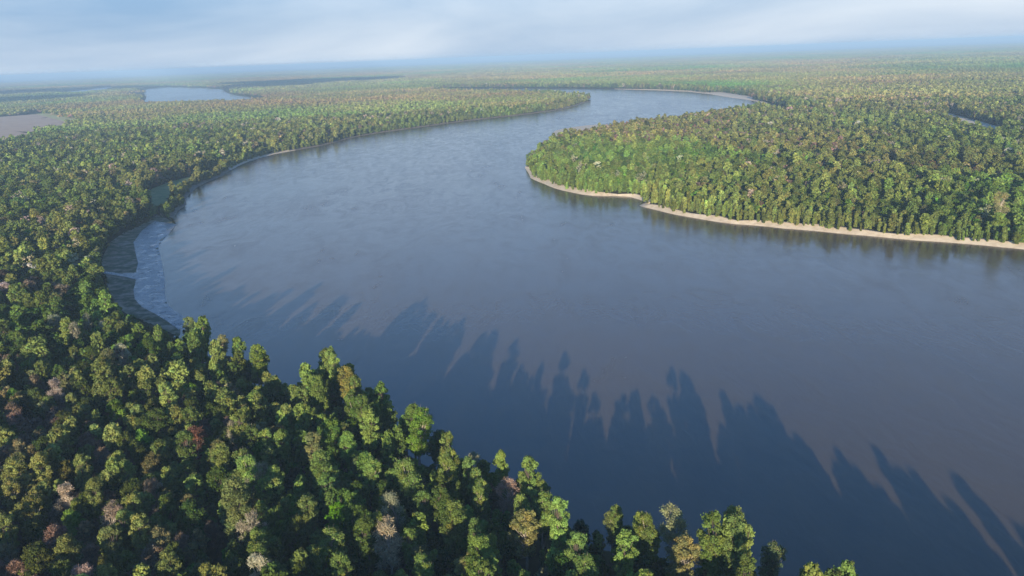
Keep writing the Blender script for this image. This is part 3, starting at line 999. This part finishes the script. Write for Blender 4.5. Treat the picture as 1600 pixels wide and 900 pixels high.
patches(2560, 6000, 80, 'pa', 4)
patches(5950, 24000, 200, 'pb', 3)
FP, FI, FS, FR, FT = [np.concatenate(a) for a in (FP, FI, FS, FR, FT)]
print("forest instances", len(FP))
fm = bpy.data.meshes.new("forest")
fm.vertices.add(len(FP)); fm.vertices.foreach_set("co", FP.astype(np.float32).ravel())
for nm, ty, arr, pr in (("src", 'INT', FI, "value"), ("scl", 'FLOAT_VECTOR', FS, "vector"), ("rot", 'FLOAT_VECTOR', FR, "vector"), ("tint", 'FLOAT_VECTOR', FT, "vector")):
    a = fm.attributes.new(nm, ty, 'POINT')
    a.data.foreach_set(pr, np.ascontiguousarray(arr, np.int32 if ty == 'INT' else np.float32).ravel())
fm.update()
forest = link("forest", fm, "stuff", label="unbroken spring forest covering the plain beyond the near trees", cat="forest")
ng = bpy.data.node_groups.new("forest_nodes", 'GeometryNodeTree')
ng.interface.new_socket("Geometry", in_out='INPUT', socket_type='NodeSocketGeometry')
ng.interface.new_socket("Geometry", in_out='OUTPUT', socket_type='NodeSocketGeometry')
gi = ng.nodes.new("NodeGroupInput"); go = ng.nodes.new("NodeGroupOutput")
iop = ng.nodes.new("GeometryNodeInstanceOnPoints")
ci = ng.nodes.new("GeometryNodeCollectionInfo")
ci.inputs['Collection'].default_value = SRC
ci.inputs['Separate Children'].default_value = True
ci.inputs['Reset Children'].default_value = True
iop.inputs['Pick Instance'].default_value = True


def named(nm, ty):
    nd = ng.nodes.new("GeometryNodeInputNamedAttribute"); nd.data_type = ty; nd.inputs['Name'].default_value = nm
    return nd.outputs['Attribute']


ng.links.new(gi.outputs[0], iop.inputs['Points'])
ng.links.new(ci.outputs[0], iop.inputs['Instance'])
ng.links.new(named("src", 'INT'), iop.inputs['Instance Index'])
e2r = ng.nodes.new("FunctionNodeEulerToRotation")
ng.links.new(named("rot", 'FLOAT_VECTOR'), e2r.inputs[0])
ng.links.new(e2r.outputs[0], iop.inputs['Rotation'])
ng.links.new(named("scl", 'FLOAT_VECTOR'), iop.inputs['Scale'])
ng.links.new(iop.outputs[0], go.inputs[0])
md = forest.modifiers.new("forest", 'NODES'); md.node_group = ng

# ------------------------------------------------------------------ fair-weather clouds behind the camera, whose shade lies on the far plain
M_CLOUD = NT("cloud"); _d = M_CLOUD.n("ShaderNodeBsdfDiffuse"); _d.inputs[0].default_value = (0.9, 0.9, 0.9, 1); M_CLOUD.l(_d.outputs[0], M_CLOUD.out.inputs[0])
bm = bmesh.new()
CLOUD_Z = 1500.0
for shade in ([(0, 148), (60, 145), (120, 142), (170, 139.5)], [(-120, 166), (0, 163), (40, 160)], [(360, 141), (420, 136), (480, 130), (520, 127)]):
    for a_, b_ in zip(shade[:-1], shade[1:]):
        A_, B_ = un(*a_), un(*b_)
        L_ = np.linalg.norm(B_ - A_); r_ = max(180.0, 0.10 * np.linalg.norm(A_))
        for k_ in range(max(2, int(L_ / (r_ * 0.6)))):
            P_ = A_ + (B_ - A_) * random.random() + rng.normal(0, r_ * 0.35, 2) - AZ * (CLOUD_Z / math.tan(SUN_EL))
            rr_ = r_ * random.uniform(0.5, 1.0)
            bmesh.ops.create_icosphere(bm, subdivisions=3, radius=1.0, matrix=Matrix.Translation((P_[0], P_[1], CLOUD_Z)) @ Matrix.Diagonal((rr_, rr_, min(rr_ * 0.06, 40), 1)))
me = bpy.data.meshes.new("clouds"); bm.to_mesh(me); bm.free(); me.materials.append(M_CLOUD.m)
link("clouds", me, "stuff", label="scattered low clouds in the sky, shading the far plain")

# ------------------------------------------------------------------ haze
HB = 58000.0
hv = [(x, y, z) for z in (-6.0, 200.0) for y in (-3000.0, HB) for x in (-HB, HB)]
hq = [(0, 2, 3, 1), (4, 5, 7, 6), (0, 1, 5, 4), (2, 6, 7, 3), (0, 4, 6, 2), (1, 3, 7, 5)]
th = NT("haze_air")
pv = th.n("ShaderNodeVolumePrincipled")
pv.inputs['Color'].default_value = (0.50, 0.74, 1.0, 1)
pv.inputs['Density'].default_value = 0.00009
pv.inputs['Anisotropy'].default_value = 0.0
th.l(pv.outputs[0], th.out.inputs['Volume'])
link("haze", mesh_np("haze", hv, hq, [th.m]), "stuff", label="thin blue haze over the whole plain")
